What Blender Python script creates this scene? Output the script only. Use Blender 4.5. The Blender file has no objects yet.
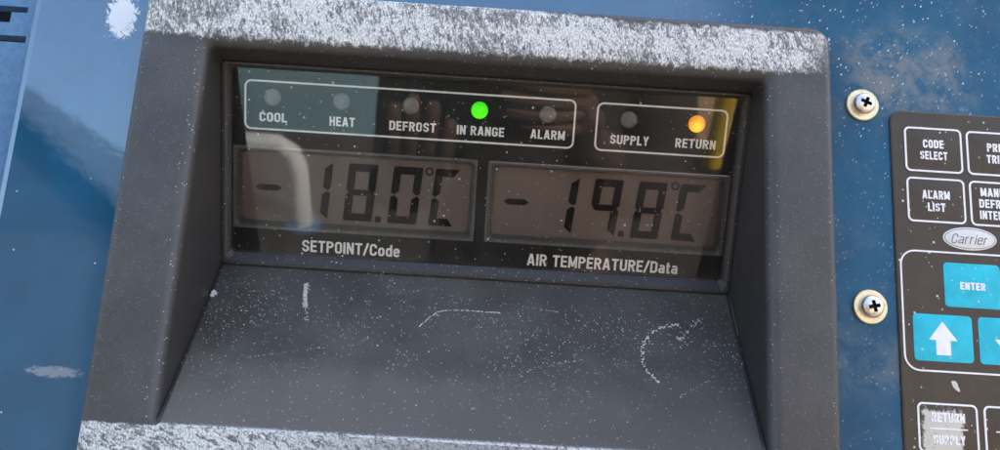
import bpy, bmesh, math, random
from mathutils import Vector, Matrix
random.seed(7)
R = math.radians
scene = bpy.context.scene
COL = scene.collection

# ------------------------------------------------------------------ camera, light, exposure
CM = 0.01
H0 = 1.5                                  # the panel's origin stands 1.5 m above the ground
def W(p):                                 # panel centimetres -> world metres
    return Vector((p[0]*CM, p[1]*CM, p[2]*CM + H0))

cam_d = bpy.data.cameras.new('camera'); cam = bpy.data.objects.new('camera', cam_d); COL.objects.link(cam)
cr, cu, cf = Vector((0.9981, -0.0223, 0.0582)), Vector((-0.0615, -0.2001, 0.9778)), Vector((0.0102, 0.9795, 0.2011))
m = Matrix((cr, cu, -cf)).transposed().to_4x4(); m.translation = W((0.5622, -31.0138, -5.6027)); cam.matrix_world = m
cam_d.sensor_fit = 'HORIZONTAL'; cam_d.sensor_width = 36; cam_d.lens = 36*785/1000
cam_d.clip_start = 0.01; cam_d.clip_end = 500
cam_d.dof.use_dof = False
scene.camera = cam

SUN_EL, SUN_AZ = R(50), R(50)             # azimuth clockwise from +y; the sun is high behind the cabinet, whose front stands in open shade
world = bpy.data.worlds.new('World'); scene.world = world; world.use_nodes = True
wn = world.node_tree.nodes; bg = wn['Background']
sky = wn.new('ShaderNodeTexSky'); sky.sky_type = 'NISHITA'; sky.sun_disc = False
sky.sun_elevation = SUN_EL; sky.sun_rotation = SUN_AZ; sky.dust_density = 5.0; sky.air_density = 0.9; sky.ozone_density = 0.6
world.node_tree.links.new(sky.outputs[0], bg.inputs[0]); bg.inputs[1].default_value = 0.13
sl = bpy.data.lights.new('sun', 'SUN'); sl.energy = 4.8; sl.angle = R(0.5); sl.color = (1, 0.95, 0.87)
so = bpy.data.objects.new('sun', sl); COL.objects.link(so)
sd = Vector((math.sin(SUN_AZ)*math.cos(SUN_EL), math.cos(SUN_AZ)*math.cos(SUN_EL), math.sin(SUN_EL)))
so.rotation_euler = sd.to_track_quat('Z', 'Y').to_euler(); so.location = sd*6
scene.view_settings.view_transform = 'Standard'; scene.view_settings.look = 'None'
scene.view_settings.exposure = 2.25; scene.view_settings.gamma = 1.0

# ------------------------------------------------------------------ node helpers
class NT:
    def __init__(s, name):
        s.m = bpy.data.materials.new(name); s.m.use_nodes = True
        s.t = s.m.node_tree; s.t.nodes.clear()
        s.out = s.t.nodes.new('ShaderNodeOutputMaterial')
        g = s.t.nodes.new('ShaderNodeNewGeometry')
        a = s.vm('SUBTRACT', g.outputs['Position'], (0, 0, H0))
        s.P = s.vm('MULTIPLY', a, (100, 100, 100))       # panel centimetres
        sp = s.t.nodes.new('ShaderNodeSeparateXYZ'); s.lk(s.P, sp.inputs[0])
        s.x, s.y, s.z = sp.outputs
    def lk(s, a, b): s.t.links.new(a, b)
    def put(s, v, sock):
        if hasattr(v, 'is_output'): s.lk(v, sock)
        else: sock.default_value = v
    def vm(s, op, a, b):
        n = s.t.nodes.new('ShaderNodeVectorMath'); n.operation = op
        s.put(a, n.inputs[0]); s.put(b, n.inputs[1]); return n.outputs[0]
    def ma(s, op, a, b=0.0, c=None, clamp=False):
        n = s.t.nodes.new('ShaderNodeMath'); n.operation = op; n.use_clamp = clamp
        s.put(a, n.inputs[0]); s.put(b, n.inputs[1])
        if c is not None: s.put(c, n.inputs[2])
        return n.outputs[0]
    def mul(s, a, b): return s.ma('MULTIPLY', a, b)
    def add(s, a, b): return s.ma('ADD', a, b)
    def mx(s, a, b): return s.ma('MAXIMUM', a, b)
    def ss(s, v, a, b, lo=0.0, hi=1.0):                   # smoothstep
        n = s.t.nodes.new('ShaderNodeMapRange'); n.interpolation_type = 'SMOOTHSTEP'; n.clamp = True
        s.put(v, n.inputs[0]); n.inputs[1].default_value = a; n.inputs[2].default_value = b
        n.inputs[3].default_value = lo; n.inputs[4].default_value = hi; return n.outputs[0]
    def noise(s, sc=(1, 1, 1), detail=4, rough=0.55, rot=(0, 0, 0), off=(0, 0, 0), dist=0.0):
        mp = s.t.nodes.new('ShaderNodeMapping'); s.lk(s.P, mp.inputs[0])
        mp.vector_type = 'POINT'
        if any(rot):
            r = s.t.nodes.new('ShaderNodeVectorRotate'); r.rotation_type = 'EULER_XYZ'; s.lk(s.P, r.inputs[0])
            r.inputs['Rotation'].default_value = rot; s.lk(r.outputs[0], mp.inputs[0])
        mp.inputs['Scale'].default_value = sc; mp.inputs['Location'].default_value = off
        n = s.t.nodes.new('ShaderNodeTexNoise'); s.lk(mp.outputs[0], n.inputs['Vector'])
        n.inputs['Scale'].default_value = 1; n.inputs['Detail'].default_value = detail
        n.inputs['Roughness'].default_value = rough; n.inputs['Distortion'].default_value = dist
        return n.outputs[0]
    def specks(s, scale, rad, dens, sc=(1, 1, 1), rot=(0, 0, 0), off=(0, 0, 0)):
        mp = s.t.nodes.new('ShaderNodeMapping'); src = s.P
        if any(rot):
            r = s.t.nodes.new('ShaderNodeVectorRotate'); r.rotation_type = 'EULER_XYZ'; s.lk(s.P, r.inputs[0])
            r.inputs['Rotation'].default_value = rot; src = r.outputs[0]
        s.lk(src, mp.inputs[0]); mp.inputs['Scale'].default_value = sc; mp.inputs['Location'].default_value = off
        v = s.t.nodes.new('ShaderNodeTexVoronoi'); v.inputs['Scale'].default_value = scale; s.lk(mp.outputs[0], v.inputs['Vector'])
        c = s.t.nodes.new('ShaderNodeSeparateColor'); s.lk(v.outputs['Color'], c.inputs[0])
        keep = s.ma('LESS_THAN', c.outputs[0], dens)
        r_ = s.mul(s.ma('POWER', c.outputs[1], 2.0), rad)
        f = s.ma('DIVIDE', s.ma('SUBTRACT', r_, v.outputs['Distance']), rad*0.18, clamp=True)
        return s.mul(keep, f)
    def mix(s, f, a, b):
        n = s.t.nodes.new('ShaderNodeMix'); n.data_type = 'RGBA'
        s.put(f, n.inputs[0])
        for v, k in ((a, 6), (b, 7)): s.put(v if hasattr(v, 'is_output') else (*v, 1.0), n.inputs[k])
        return n.outputs[2]
    def bsdf(s, color, rough=0.5, metal=0.0, bump=None, bstr=0.1, bdist=0.0005, spec=0.5, coat=0.0, coat_r=0.05):
        b = s.t.nodes.new('ShaderNodeBsdfPrincipled')
        s.put(color if hasattr(color, 'is_output') else (*color, 1.0), b.inputs['Base Color'])
        s.put(rough, b.inputs['Roughness']); s.put(metal, b.inputs['Metallic'])
        s.put(spec, b.inputs['Specular IOR Level']); s.put(coat, b.inputs['Coat Weight']); s.put(coat_r, b.inputs['Coat Roughness'])
        if bump is not None:
            bn = s.t.nodes.new('ShaderNodeBump'); s.put(bump, bn.inputs['Height']); bn.inputs['Strength'].default_value = bstr
            bn.inputs['Distance'].default_value = bdist; s.lk(bn.outputs[0], b.inputs['Normal'])
        s.lk(b.outputs[0], s.out.inputs[0]); s.b = b
        return s.m

M = {}
# --- weathered dark plastic of the display housing
def plastic(name, wear):
    n = NT(name)
    cloud = n.noise((.35, .35, .35), 5, .6)
    base = n.mix(n.ss(cloud, .35, .7), *(((.062, .057, .050), (.082, .076, .067)) if wear == 'shelf' else ((.062, .061, .059), (.084, .083, .080))))
    in_recess = n.ss(n.add(n.y, n.mul(n.ma('SUBTRACT', cloud, .5), .3)), -1.25, -.75)      # the plastic is darker inside the recess
    if wear != 'shelf': base = n.mix(in_recess, base, (.040, .037, .035))
    fine = n.noise((14, 14, 14), 3, .6)
    base = n.mix(n.mul(n.ss(fine, .5, .75), .35), base, (.11, .11, .115))
    rough = n.ss(cloud, .3, .7, .38, .50)
    grain = n.noise((22, 22, 22), 2, .5)
    patch = n.ss(n.noise((.28, .28, .28), 3, .6, off=(3, 1, 7)), .44, .66, .06, 1.0)
    s1 = n.mul(n.specks(9, .36, .15), patch)
    s2 = n.mul(n.specks(3.6, .16, .07, off=(5, 2, 9)), n.ss(patch, .2, .6))
    s3 = n.specks(16, .44, .13, off=(1, 7, 3))
    sp = n.mx(n.mx(s1, s2), n.mul(s3, .8))
    if wear == 'shelf':                                      # dust lies thick over the middle of the sill
        mid = n.mul(n.ss(n.z, -7.2, -4.2), n.ss(n.z, -.8, -2.6))
        s4 = n.mul(n.specks(13, .46, .46, off=(9, 3, 2)), n.mul(mid, n.ss(n.noise((.3, .3, .3), 3, .6, off=(8, 0, 2)), .4, .62)))
        sp = n.mx(sp, s4)
        haze = n.mul(n.ss(n.noise((.22, .3, .3), 4, .6, off=(2, 8, 1)), .36, .70), .35)
        low = n.mul(n.ss(n.add(n.z, n.mul(n.ma('SUBTRACT', n.noise((.4, .4, .4), 4, .6), .5), 3.5)), -3.8, -6.6), n.ss(n.x, 9, -8, .45, .9))
        base = n.mix(n.mx(haze, low), base, (.165, .155, .136))
    if wear == 'shelf':
        rimn = n.noise((3.4, 3.4, 9), 6, .75, rot=(0, R(-24), 0), dist=1.2)
        base = n.mix(n.mul(n.ss(n.add(n.y, n.mul(n.ma('SUBTRACT', rimn, .5), .9)), -1.27, -1.31), n.ss(rimn, .43, .50)), base, (.70, .70, .68))
    if wear == 'bezel':
        # plastic rubbed to a chalky white along the top and the bottom rim
        jag = n.mul(n.ma('SUBTRACT', n.noise((3.2, 3.2, 2.2), 5, .75), .5), .8)
        zt = n.add(n.z, jag)
        tilt = n.add(zt, n.mul(n.ss(n.x, -11.5, -14.2), -.05))
        top = n.ss(tilt, 7.42, 7.62)
        lim = n.add(n.mul(n.ss(n.x, -1.5, 6.5), -.42), 9.72)
        up = n.ss(n.ma('SUBTRACT', lim, zt), -.05, .12)
        rgt = n.ss(n.add(n.add(n.x, n.mul(jag, 1.2)), n.mul(n.add(n.z, -7.4), -.25)), 13.7, 12.6, .0, 1.0)
        top = n.mul(n.mul(top, up), rgt)
        back = n.ss(n.y, -.9, -1.15)                         # only the outer face is rubbed
        top = n.mul(top, back)
        bot = n.mul(n.ss(n.add(n.z, n.mul(jag, .30)), -7.68, -7.74), back)
        st1 = n.noise((5.6, 5.6, 1.9), 6, .72, rot=(0, R(18), 0), dist=1.1)
        st2 = n.noise((15, 15, 8), 4, .75, rot=(0, R(-8), 0), off=(3, 3, 3))
        big = n.noise((.5, .5, .8), 3, .6, off=(1, 5, 2))
        v = n.add(n.add(n.mul(st1, .68), n.mul(st2, .32)), n.mul(n.add(big, -.5), .34))
        wt = n.ss(v, .445, .535)
        sb1 = n.noise((2.3, 2.3, 6.5), 6, .70, rot=(0, R(-24), 0), dist=1.0)
        wb = n.ss(n.add(sb1, n.mul(n.add(st2, -.5), .30)), .43, .52)
        wb = n.mul(wb, n.ss(n.add(n.x, n.mul(n.ma('SUBTRACT', st1, .5), 9)), 0, -9, .35, 1.0))
        wm = n.mx(n.mul(top, wt), n.mul(bot, wb))
        under = n.mul(n.mx(top, bot), .7)
        base = n.mix(under, base, n.mix(n.ss(n.noise((8, 8, 5), 5, .7, off=(2, 2, 2)), .35, .62), (.115, .115, .115), (.36, .36, .355)))
        base = n.mix(wm, base, n.mix(n.ss(st2, .35, .65), (.42, .42, .41), (.93, .92, .87)))
        rough = n.mx(rough, n.mul(n.mx(top, bot), .8))
        grain = n.add(grain, n.mul(wm, 1.4))
    col = n.mix(n.mul(sp, .9), base, (.74, .74, .74))
    return n.bsdf(col, rough, bump=grain, bstr=.22, bdist=.0004, spec=.45)
M['bezel'] = plastic('weathered_plastic', 'bezel')
M['shelf'] = plastic('dusty_plastic', 'shelf')
M['lip'] = plastic('plain_plastic', '')

# --- blue paint: glossy on the left, chalky and dirty on the right
def blue(name):
    n = NT(name)
    c = n.noise((.18, .18, .18), 4, .6)
    base = n.mix(n.ss(c, .35, .65), (.005, .075, .155), (.007, .106, .205))
    rightside = n.ss(n.x, 6, 14)
    d = n.noise((.55, .55, .55), 6, .68, off=(4, 2, 1), dist=.5)
    d2 = n.noise((2.2, 2.2, 2.2), 5, .7, off=(0, 4, 1))
    up = n.mul(n.mul(n.ss(n.x, 14.2, 16.3), n.ss(n.x, 21.2, 19.2)), n.mul(n.ss(n.z, 5.9, 7.3), n.ss(n.z, 11.2, 9.3)))
    mid = n.mul(n.mul(n.ss(n.z, -5.8, -4.2), n.ss(n.z, -2.2, -3.4)), rightside)
    dm = n.mul(n.add(n.mul(up, .52), n.mul(mid, .20)), n.ss(n.add(n.mul(d, .6), n.mul(d2, .4)), .40, .58))
    dm = n.ma('MINIMUM', n.add(dm, n.mul(rightside, n.mul(n.ss(d, .45, .75), .16))), .8)
    col = n.mix(dm, base, (.27, .27, .235))
    rough = n.add(n.mul(rightside, .36), n.ss(d2, .3, .7, .03, .07))
    sc = (1, 1, .55)
    p1 = n.mul(n.specks(7.5, .30, .17, sc=sc, rot=(0, R(-35), 0)), n.mul(n.ss(n.z, 3.5, 9.0, .25, 1), rightside))
    p2 = n.mul(n.specks(13, .42, .26, sc=sc, rot=(0, R(-35), 0), off=(3, 1, 8)), n.mul(n.ss(n.z, 2.0, 8.0, .3, 1), rightside))
    p3 = n.mul(n.specks(3.1, .17, .3, off=(7, 1, 2)), n.ss(n.z, 6, 1, .35, 1))
    # scraped patch beside the housing's upper corner and a pale rub mark lower down
    ex = n.ma('DIVIDE', n.add(n.x, 15.55), .62); ez = n.ma('DIVIDE', n.add(n.z, -8.75), .95)
    rr = n.ma('SQRT', n.add(n.mul(ex, ex), n.mul(ez, ez)))
    pat = n.ss(n.add(rr, n.mul(n.add(n.noise((5, 5, 3), 5, .75, rot=(0, R(40), 0), dist=1), -.5), 2.6)), 1.05, .85)
    fx = n.ma('DIVIDE', n.add(n.x, 15.9), 1.05); fz = n.ma('DIVIDE', n.add(n.z, 6.05), .22)
    fr = n.ma('SQRT', n.add(n.mul(fx, fx), n.mul(fz, fz)))
    rub = n.mul(n.ss(n.add(fr, n.mul(n.add(n.noise((4, 4, 9), 4, .7), -.5), 2)), 1.15, .7), .55)
    clump = n.ss(n.noise((.45, .45, .45), 4, .65, off=(7, 7, 1)), .38, .60, .08, 1.0)
    white = n.mx(n.mx(n.mul(n.mx(p1, p2), clump), n.mul(p3, .9)), pat)
    col = n.mix(rub, col, (.36, .37, .40))
    col = n.mix(n.mul(white, .92), col, (.78, .78, .77))
    rough = n.mx(rough, n.mul(n.mx(white, rub), .6))
    wav = n.noise((.5, .5, .5), 3, .5)
    mat = n.bsdf(col, rough, bump=n.add(n.mul(wav, 2.0), n.mul(n.noise((2.6, 2.6, 2.6), 2), .30)), bstr=.035, bdist=.002, spec=n.ss(rightside, 0, 1, .9, .35), coat=n.ss(rightside, 0, 1, 1.0, .0), coat_r=.04)
    n.b.inputs['Coat IOR'].default_value = 1.8
    return mat
M['blue'] = blue('blue_paint')

def simple(name, c, rough=.5, metal=0., spec=.5, var=0.0, bump=0.0, coat=0.):
    n = NT(name)
    f = n.noise((3, 3, 3), 4, .6)
    col = n.mix(n.ss(f, .3, .7), tuple(a*(1-var) for a in c), tuple(min(1, a*(1+var)) for a in c))
    return n.bsdf(col, rough, metal, bump=n.noise((20, 20, 20), 2) if bump else None, bstr=bump, bdist=.0004, spec=spec, coat=coat)
M['louvre'] = simple('pale_blue_paint', (.10, .21, .36), .22, var=.12)
M['void'] = simple('dark_cavity', (.012, .014, .018), .7)
M['board'] = simple('black_print', (.007, .008, .008), .5, var=.2, spec=.2)
M['print'] = simple('white_ink', (.96, .95, .93), .6, var=.05)
M['segment'] = simple('dark_segment', (.006, .004, .004), .45, spec=.1)
M['bevel'] = simple('grey_bevel', (.11, .105, .10), .3, var=.15)
M['led_off'] = simple('clear_lens', (.145, .155, .148), .25, var=.15)
M['zinc'] = simple('zinc_plate', (.86, .80, .72), .33, 1.0, var=.10, bump=.25)
M['yellow_zinc'] = simple('yellow_zinc_plate', (.86, .72, .44), .38, .85, var=.14, bump=.25)
M['slot'] = simple('slot_dark_brown', (.035, .022, .012), .8)  # dark brown inside the screws' cross recesses
M['badge'] = simple('badge_white', (.78, .77, .73), .35, var=.05)
M['badge_ink'] = simple('badge_ink', (.10, .12, .15), .5)
M['chip'] = simple('white_chip', (.74, .73, .68), .7, var=.08, bump=.4)

def lcd():
    n = NT('screen_glass')
    f = n.noise((.25, .25, .4), 3, .5)
    aged = (.160, .122, .106)
    return n.bsdf(n.mix(n.ss(f, .3, .7, .0, .35), aged, (.11, .08, .068)), .38, spec=.3)
M['lcd'] = lcd()
def lit(name, c, core, e, u):
    """a lamp that glows: strongest in its middle"""
    n = NT(name)
    dx = n.add(n.x, -u); dv = n.ma('DIVIDE', n.add(n.z, .4384 + .3717*.2 - 6.875*.9284), .9284)
    r = n.ma('SQRT', n.add(n.mul(dx, dx), n.mul(dv, dv)))
    f = n.ss(r, .33, .05)
    col = n.mix(f, c, core)
    n.bsdf(tuple(a*.2 for a in c), .25)
    n.lk(col, n.b.inputs['Emission Color']); n.lk(n.mul(n.ss(r, .40, .26, .62, 1.0), e), n.b.inputs['Emission Strength'])
    return n.m
M['green'] = lit('green_lamp', (.05, .95, .002), (.10, 1.0, .006), .235, -.276)
M['amber'] = lit('amber_lamp', (.95, .36, .006), (1.0, .66, .05), .245, 9.165)

def keypad_mat(name, c, chips=0.0, worn=False):
    n = NT(name)
    f = n.noise((1.1, 1.1, 1.1), 5, .65)
    col = n.mix(n.ss(f, .3, .7), tuple(a*.88 for a in c), tuple(a*1.10 for a in c))
    s = n.mx(n.specks(4.2, .24, .16, off=(2, 2, 5)), n.mul(n.specks(9, .36, .10, off=(6, 1, 1)), .7))
    if worn:
        ex = n.ma('DIVIDE', n.add(n.x, -18.42), .80); ez = n.ma('DIVIDE', n.add(n.z, 6.50), 1.05)
        cheb = n.add(n.mx(n.ma('ABSOLUTE', ex), n.ma('ABSOLUTE', ez)), n.mul(n.add(n.noise((3.0, 3.0, 3.0), 7, .85), -.5), 1.7))
        w = n.ss(cheb, 1.0, .86)
        w = n.mul(w, n.ss(n.noise((6, 6, 6), 5, .75, off=(1, 1, 3)), .34, .42))
        s2 = n.mul(n.ss(n.noise((5, 5, 5), 5, .8, off=(5, 0, 0)), .60, .66), n.mul(n.ss(n.x, 17.5, 17.75), n.mul(n.ss(n.x, 19.2, 18.3), n.ss(n.z, -5.0, -5.2))))
        s = n.mx(s, n.mx(w, s2))
    col = n.mix(n.mul(s, .9), col, (.74, .71, .62))
    return n.bsdf(col, .42, bump=n.noise((12, 12, 12), 3), bstr=.12, bdist=.0004, spec=.4)
M['key_brown'] = keypad_mat('brown_membrane', (.068, .050, .032))
M['key_worn'] = keypad_mat('worn_brown_membrane', (.068, .050, .032), worn=True)
M['key_cyan'] = keypad_mat('cyan_membrane', (.014, .56, .72))

def glass():
    n = NT('clear_window')
    t = n.t.nodes
    tr = t.new('ShaderNodeBsdfTransparent'); tr.inputs[0].default_value = (.985, .985, .98, 1)
    gl = t.new('ShaderNodeBsdfGlossy'); gl.inputs['Roughness'].default_value = .025
    fr = t.new('ShaderNodeFresnel'); fr.inputs[0].default_value = 1.33
    mx = t.new('ShaderNodeMixShader'); n.lk(fr.outputs[0], mx.inputs[0]); n.lk(tr.outputs[0], mx.inputs[1]); n.lk(gl.outputs[0], mx.inputs[2])
    df = t.new('ShaderNodeBsdfDiffuse'); df.inputs[0].default_value = (.75, .73, .70, 1)
    s = n.mx(n.specks(5.0, .28, .10, off=(2, 9, 4)), n.mul(n.specks(10, .34, .07, off=(3, 2, 1)), .8))
    film = n.add(n.mul(n.ss(n.noise((.4, .4, .4), 4, .6), .4, .8), .012), .003)
    film = n.add(film, n.mul(n.ss(n.add(n.z, n.mul(n.noise((1.2, 1.2, 1.2), 5, .7), 1.2)), .75, -.1), .015))
    scr = n.mul(n.ss(n.noise((.5, 7, 9), 3, .6, rot=(0, R(28), 0)), .66, .72), .03)
    f = n.ma('MINIMUM', n.add(n.add(n.mul(s, .8), film), scr), 1.0)
    m2 = t.new('ShaderNodeMixShader'); n.lk(f, m2.inputs[0]); n.lk(mx.outputs[0], m2.inputs[1]); n.lk(df.outputs[0], m2.inputs[2])
    n.lk(m2.outputs[0], n.out.inputs[0])
    return n.m
M['glass'] = glass()

def ground_mat():
    n = NT('dusty_concrete')
    f = n.noise((.012, .012, .012), 6, .6); g = n.noise((.2, .2, .2), 5, .7)
    c = n.mix(n.ss(f, .35, .65), (.145, .128, .102), (.255, .230, .185))
    c = n.mix(n.mul(n.ss(g, .4, .7), .35), c, (.36, .325, .265))
    added_apron = n.ss(n.add(n.y, n.mul(n.ma('SUBTRACT', g, .5), 14)), -436, -430)  # unseen dark ground band, made up to dim its reflection in the window
    c = n.mix(added_apron, c, n.mix(n.ss(g, .35, .65), (.040, .035, .031), (.075, .063, .054)))
    return n.bsdf(c, .85, bump=g, bstr=.3, bdist=.01)
M['ground'] = ground_mat()

# ------------------------------------------------------------------ object helpers
def tag(o, label=None, cat=None, group=None, kind=None):
    if label: o['label'] = label
    if cat: o['category'] = cat
    if group: o['group'] = group
    if kind: o['kind'] = kind
    return o
def thing(name, base, label, cat, group=None):
    o = bpy.data.objects.new(name, None); COL.objects.link(o); o.location = W(base); o.empty_display_size = .02
    bpy.context.view_layer.update()
    return tag(o, label, cat, group)
def wloc(o):
    v = Vector((0, 0, 0))
    while o is not None: v = v + o.location; o = o.parent
    return v
def obj(name, bm, mat, parent=None, smooth=35, label=None, recalc=True):
    """bm holds panel centimetres; the mesh is stored relative to its own middle-bottom point"""
    if recalc: bmesh.ops.recalc_face_normals(bm, faces=bm.faces)
    me = bpy.data.meshes.new(name)
    xs = [v.co for v in bm.verts]
    lo = Vector([min(c[i] for c in xs) for i in range(3)]); hi = Vector([max(c[i] for c in xs) for i in range(3)])
    base = W(((lo.x+hi.x)/2, (lo.y+hi.y)/2, lo.z))
    for v in bm.verts: v.co = W(v.co) - base
    bm.to_mesh(me); bm.free()
    if smooth:
        for p in me.polygons: p.use_smooth = True
        me.set_sharp_from_angle(angle=R(smooth))
    me.materials.append(mat)
    o = bpy.data.objects.new(name, me); COL.objects.link(o)
    if parent: o.parent = parent; o.location = base - wloc(parent)
    else: o.location = base
    if label: o['label'] = label
    return o
def box(bm, a, b, f=None):
    f = f or (lambda x, y, z: Vector((x, y, z)))
    v = [bm.verts.new(f(x, y, z)) for x in (a[0], b[0]) for y in (a[1], b[1]) for z in (a[2], b[2])]
    for q in ((0, 1, 3, 2), (4, 6, 7, 5), (0, 4, 5, 1), (2, 3, 7, 6), (0, 2, 6, 4), (1, 5, 7, 3)): bm.faces.new([v[i] for i in q])
def rrect(x0, x1, z0, z1, r, n=5):
    """rounded rectangle, counter-clockwise from the lower left corner; (n+1) points per corner"""
    P = []
    for cx, cz, a in ((x0+r, z0+r, 180), (x1-r, z0+r, 270), (x1-r, z1-r, 0), (x0+r, z1-r, 90)):
        for i in range(n+1):
            t = R(a + 90*i/n); P.append((cx+r*math.cos(t), cz+r*math.sin(t)))
    return P
def loft(bm, loops, keep=None, cap=(False, False)):
    V = [[bm.verts.new(p) for p in L] for L in loops]
    n = len(V[0])
    for a, b in zip(V, V[1:]):
        for i in range(n):
            if keep and not keep(i): continue
            j = (i+1) % n; bm.faces.new((a[i], a[j], b[j], b[i]))
    if cap[0]: bm.faces.new(list(reversed(V[0])))
    if cap[1]: bm.faces.new(V[-1])
    loose = [v for v in bm.verts if not v.link_faces]
    bmesh.ops.delete(bm, geom=loose, context='VERTS')
def prism(bm, pts, d0, d1, f):
    """outline pts extruded between depths d0 and d1 through f(u, v, d)"""
    A = [bm.verts.new(f(u, v, d0)) for u, v in pts]; B = [bm.verts.new(f(u, v, d1)) for u, v in pts]
    n = len(pts)
    bm.faces.new(A); bm.faces.new(list(reversed(B)))
    for i in range(n): bm.faces.new((A[i], B[i], B[(i+1) % n], A[(i+1) % n]))
def ring(bm, outer, inner, d0, d1, f):
    loft(bm, [[f(u, v, d0) for u, v in outer], [f(u, v, d1) for u, v in outer], [f(u, v, d1) for u, v in inner], [f(u, v, d0) for u, v in inner], [f(u, v, d0) for u, v in outer]])
    bmesh.ops.remove_doubles(bm, verts=bm.verts, dist=1e-5)
def circle(cx, cz, r, n=32): return [(cx+r*math.cos(2*math.pi*i/n), cz+r*math.sin(2*math.pi*i/n)) for i in range(n)]

# the window's own plane: u right, v up along the window, d towards the viewer
GO, GV, GN = Vector((0.0, 3.6151, -0.4384)), Vector((0, -.3717, .9284)), Vector((0, -.9284, -.3717))
def G(u, v, d=0.0): return GO + Vector((u, 0, 0)) + GV*v + GN*d
def Pp(u, v, d=0.0): return Vector((u, -d, v))           # the cabinet's front plane

# lettering: a condensed bold stroke alphabet, cap height 1
def glyphs(sw):
    h = sw/2; T = 1-h; B = h
    def arc(cx, cy, r, a0, a1, n=5, ry=None): return [(cx+r*math.cos(R(a0+(a1-a0)*i/n)), cy+(ry or r)*math.sin(R(a0+(a1-a0)*i/n))) for i in range(n+1)]
    w = .56; L, Q = h, w-h; q = .17
    top_l = arc(L+q, T-q, q, 90, 180); bot_l = arc(L+q, B+q, q, 180, 270); bot_r = arc(Q-q, B+q, q, 270, 360); top_r = arc(Q-q, T-q, q, 0, 90)
    k = (.5-h)/2
    g = {}
    def S(*st, w=w): return (w, st)
    g['O'] = S(('c', top_r+top_l+bot_l+bot_r))
    g['C'] = S(('o', [(Q, .66)]+top_r+top_l+bot_l+bot_r+[(Q, .34)]))
    g['G'] = S(('o', [(Q, .68)]+top_r+top_l+bot_l+bot_r+[(Q, .45), (w*.52, .45)]))
    g['D'] = S(('c', top_r+[(L, T), (L, B)]+bot_r))
    g['U'] = S(('o', [(L, 1)]+bot_l+bot_r+[(Q, 1)]))
    g['H'] = S(('o', [(L, 0), (L, 1)]), ('o', [(Q, 0), (Q, 1)]), ('o', [(L, .51), (Q, .51)]))
    g['E'] = S(('o', [(w-.06, T), (L, T), (L, B), (w-.06, B)]), ('o', [(L, .51), (w-.10, .51)]), w=w-.06)
    g['F'] = S(('o', [(w-.06, T), (L, T), (L, 0)]), ('o', [(L, .49), (w-.10, .49)]), w=w-.06)
    g['L'] = S(('o', [(L, 1), (L, B), (w-.08, B)]), w=w-.08)
    g['T'] = S(('o', [(0, T), (w, T)]), ('o', [(w/2, T), (w/2, 0)]))
    g['I'] = S(('o', [(h, 0), (h, 1)]), w=sw)
    g['A'] = S(('o', [(h*.95, 0), (w/2+.01, 1)]), ('o', [(w+.06-h*.95, 0), (w/2+.05, 1)]), ('o', [(h*1.6, .27), (w+.06-h*1.6, .27)]), w=w+.06)
    g['V'] = S(('o', [(h*.95, 1), (w/2, 0)]), ('o', [(w-h*.95, 1), (w/2, 0)]))
    g['N'] = S(('o', [(L, 0), (L, 1)]), ('o', [(Q, 0), (Q, 1)]), ('o', [(L, .98), (Q, .02)]))
    g['M'] = S(('o', [(L, 0), (L, 1)]), ('o', [(.70-h, 0), (.70-h, 1)]), ('o', [(L, .97), (.35, .12)]), ('o', [(.70-L, .97), (.35, .12)]), w=.70)
    bowl = lambda lo: arc(Q-k, T-k if lo is None else lo+k, k, 90, -90, 6)
    g['P'] = S(('o', [(L, 0), (L, T)]+arc(Q-k, T-k, k, 90, -90, 6)+[(L, T-2*k)]))
    g['B'] = S(('c', [(L, B), (L, T)]+arc(Q-k, T-k, k, 90, -90, 6)+[(L+.02, .5), (Q-k, .5)]+arc(Q-k, B+k, k, 90, -90, 6)))
    g['R'] = S(('o', [(L, 0), (L, T)]+arc(Q-k, T-k, k, 90, -90, 6)+[(L, T-2*k)]), ('o', [(w*.52, .5), (Q+.01, 0)]))
    g['S'] = S(('o', [(Q, .69)]+top_r+arc(L+k, T-k, k, 90, 270, 6)+arc(Q-k, B+k, k, 90, -90, 6)+arc(L+k, B+k, k, 270, 180, 4)+[(L, .30)]))
    g['Y'] = S(('o', [(h*.95, 1), (w/2, .42), (w/2, 0)]), ('o', [(w-h*.95, 1), (w/2, .42)]))
    X = .74; TX = X-h; v = .50; V = v-h; p = .15
    xo = arc(V-p, TX-p, p, 0, 90)+arc(L+p, TX-p, p, 90, 180)+arc(L+p, B+p, p, 180, 270)+arc(V-p, B+p, p, 270, 360)
    g['o'] = S(('c', xo), w=v)
    g['d'] = S(('c', xo), ('o', [(V, 0), (V, 1)]), w=v)
    g['e'] = S(('o', [(L, .40), (V, .40)]+arc(V-p, TX-p, p, 0, 90)+arc(L+p, TX-p, p, 90, 180)+arc(L+p, B+p, p, 180, 270)+arc(V-p, B+p, p, 270, 350)), w=v)
    g['a'] = S(('o', [(L+.0, TX-.05)]+arc(L+p, TX-p, p, 120, 90, 2)+arc(V-p, TX-p, p, 90, 0)+[(V, 0)]), ('o', [(V, .385)]+arc(L+p*.8, .265, p*.8, 90, 180, 4, .12)+arc(L+p*.8, B+p*.7, p*.8, 180, 270, 4, p*.7)+[(V, .14)]), w=v)
    g['t'] = S(('o', [(.13, .95), (.13, B+.05), (.16, B), (.30, B)]), ('o', [(0, TX), (.30, TX)]), w=.31)
    g['r'] = S(('o', [(L, 0), (L, X)]), ('o', [(L, .5)]+arc(L+.2, TX-.14, .2, 180, 80, 4, .14)), w=.36)
    g['i'] = S(('o', [(L, 0), (L, X)]), ('o', [(L, .86), (L, 1.0)]), w=sw)
    g['/'] = S(('o', [(.03, -.04), (.36, 1.04)]), w=.40)
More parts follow.
